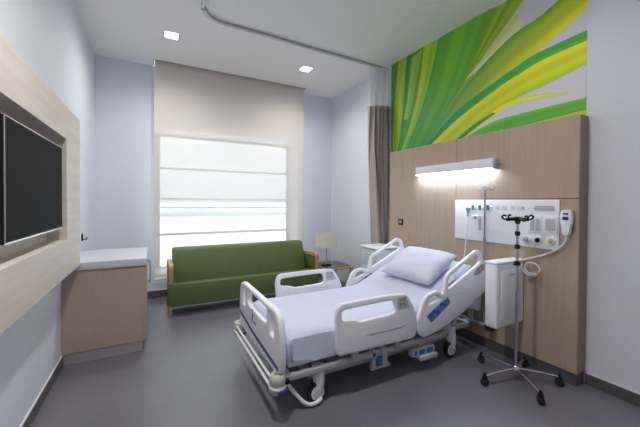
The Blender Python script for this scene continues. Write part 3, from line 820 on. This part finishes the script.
# ------------------------------------------------------------------ silver IV pole on the bed corner
ip = thing('iv_pole', (2.765, 1.878, .26), 'slim silver drip pole standing at the head corner of the bed', 'drip pole')
px_, py_ = 2.765, 1.878
build('pole', MB().cyl((px_, py_, .262), (px_, py_, 1.05), .010, 14).cyl((px_, py_, 1.05), (px_, py_, 1.53), .008, 14), 'polest', ip)
build('collar', MB().cyl((px_, py_, 1.03), (px_, py_, 1.07), .014, 14), 'grey', ip)
build('hanger_hub', MB().cyl((px_, py_, 1.51), (px_, py_, 1.545), .014, 14), 'polest', ip)
def hook_arm(c, a, L, r, parent, m, z):
    d = V((math.cos(a), math.sin(a), 0)); c = V(c)
    pts = [c, c + d * L * .5, c + d * L * .85 + V((0, 0, -.010)), c + d * L + V((0, 0, .004)), c + d * L * .98 + V((0, 0, .022)), c + d * L * .82 + V((0, 0, .026))]
    build('hook', MB().tube(smooth_path(pts, 5), r, 8), m, parent)
for k in range(4): hook_arm((px_, py_, 1.53), math.radians(45 + 90 * k), .08, .0045, ip, 'polest', 0)

# ------------------------------------------------------------------ black drip stand
iv = thing('drip_stand', (2.545, 1.425, 0), 'freestanding chrome drip stand with black hooks and five black casters', 'drip stand')
cx_, cy_ = 2.528, 1.44
pole = build('lower_pole', MB().cyl((cx_, cy_, .09), (cx_, cy_, .92), .0125, 16), 'chrome', iv)
build('upper_pole', MB().cyl((cx_, cy_, .92), (cx_, cy_, 1.275), .009, 14), 'chrome', iv)
build('hub', MB().lathe((cx_, cy_, .07), [(0, 0), (.032, 0), (.035, .012), (.03, .035), (.018, .05), (0, .05)], 24), 'chrome', iv)
for a in (240, 316, 16, 90, 167):
    ar_ = math.radians(a); d = V((math.cos(ar_), math.sin(ar_), 0)); c0 = V((cx_, cy_, .095))
    L = .27 if a == 16 else .295
    lg = build('leg', MB().tube([c0, c0 + d * L * .6 + V((0, 0, -.008)), c0 + d * L + V((0, 0, -.022))], .010, 10), 'chrome', iv)
    e = c0 + d * L; sd = V((-d.y, d.x, 0))
    build('caster', MB().lathe(V((e.x, e.y, .03)) + sd * -.016, [(0, 0), (.022, 0), (.029, .004), (.030, .010), (.022, .014), (.022, .018), (.030, .022), (.029, .028), (.022, .032), (0, .032)], 20, sd), 'rubber', lg)
    build('caster_fork', MB().lathe((e.x, e.y, .05), [(0, 0), (.018, 0), (.02, .01), (.014, .028), (.006, .05), (0, .05)], 16), 'black', lg)
for z, r in ((.925, .022), (1.055, .019), (1.16, .019)):
    build('collar', MB().lathe((cx_, cy_, z - .018), [(0, 0), (r * .7, 0), (r, .006), (r, .03), (r * .7, .036), (0, .036)], 18), 'black', iv)
build('clamp_lever', MB().box((cx_ - .045, cy_ - .01, .915), (cx_ + .02, cy_ + .01, .928), .004, 1), 'black', iv)
hd = build('hook_head', MB().lathe((cx_, cy_, 1.235), [(0, 0), (.014, 0), (.024, .03), (.030, .045), (.022, .056), (0, .056)], 18), 'black', iv)
for k in range(4):
    a = math.radians(-28 + 90 * k) if k % 2 == 0 else math.radians(-28 + 90 * k)
    d = V((math.cos(a), math.sin(a), 0)); c0 = V((cx_, cy_, 1.272))
    pts = [c0, c0 + d * .05, c0 + d * .092 + V((0, 0, -.002)), c0 + d * .116 + V((0, 0, .006)), c0 + d * .122 + V((0, 0, .022)), c0 + d * .106 + V((0, 0, .030)), c0 + d * .090 + V((0, 0, .024))]
    build('hook', MB().tube(smooth_path(pts, 5), [.014] * 10 + [.007] * 21, 8), 'black', hd)

# ------------------------------------------------------------------ light, world, camera
W = D.worlds.new('sky'); SC.world = W; W.use_nodes = True
nt = W.node_tree; bg = nt.nodes['Background']
bg.inputs[0].default_value = (.88, .94, 1., 1)
# bright overcast sky: several times brighter overhead than along the horizon
tc = nt.nodes.new('ShaderNodeTexCoord'); sx = nt.nodes.new('ShaderNodeSeparateXYZ'); mr = nt.nodes.new('ShaderNodeMapRange')
mr.interpolation_type = 'SMOOTHSTEP'
mr.inputs['From Min'].default_value = .2; mr.inputs['From Max'].default_value = .75
mr.inputs['To Min'].default_value = 1.8; mr.inputs['To Max'].default_value = 13.
nt.links.new(tc.outputs['Generated'], sx.inputs[0]); nt.links.new(sx.outputs['Z'], mr.inputs['Value']); nt.links.new(mr.outputs[0], bg.inputs[1])
pl = D.lights.new('window_portal', 'AREA'); pl.shape = 'RECTANGLE'; pl.size = WX1 - WX0; pl.size_y = WZ1 - WZ0
pl.cycles.is_portal = True
po = D.objects.new('window_portal', pl); COL.objects.link(po)
po.location = ((WX0 + WX1) / 2, YB + WT - .01, (WZ0 + WZ1) / 2); po.rotation_euler = (-PI / 2, 0, 0)

cam = D.cameras.new('camera'); co = D.objects.new('camera', cam); COL.objects.link(co)
cam.sensor_width = 36; cam.sensor_fit = 'HORIZONTAL'; cam.lens = F_ * 36 / 640
cam.shift_y = -(213.5 - CY) / 640; cam.clip_start = .02; cam.clip_end = 3000
mw = Matrix.Identity(4)
for i in range(3):
    mw[i][0] = rt[i]; mw[i][1] = up[i]; mw[i][2] = -fwd[i]
mw[2][3] = 1.4
co.matrix_world = mw
SC.camera = co
vs_ = SC.view_settings
vs_.view_transform = 'Standard'; vs_.look = 'None'; vs_.gamma = 1; vs_.use_curve_mapping = False; vs_.exposure = 0.
SC.cycles.max_bounces = 12; SC.cycles.diffuse_bounces = 9; SC.cycles.transparent_max_bounces = 16
SC.cycles.use_denoising = True
SC.cycles.caustics_reflective = False; SC.cycles.caustics_refractive = False
SC.cycles.sample_clamp_indirect = 6
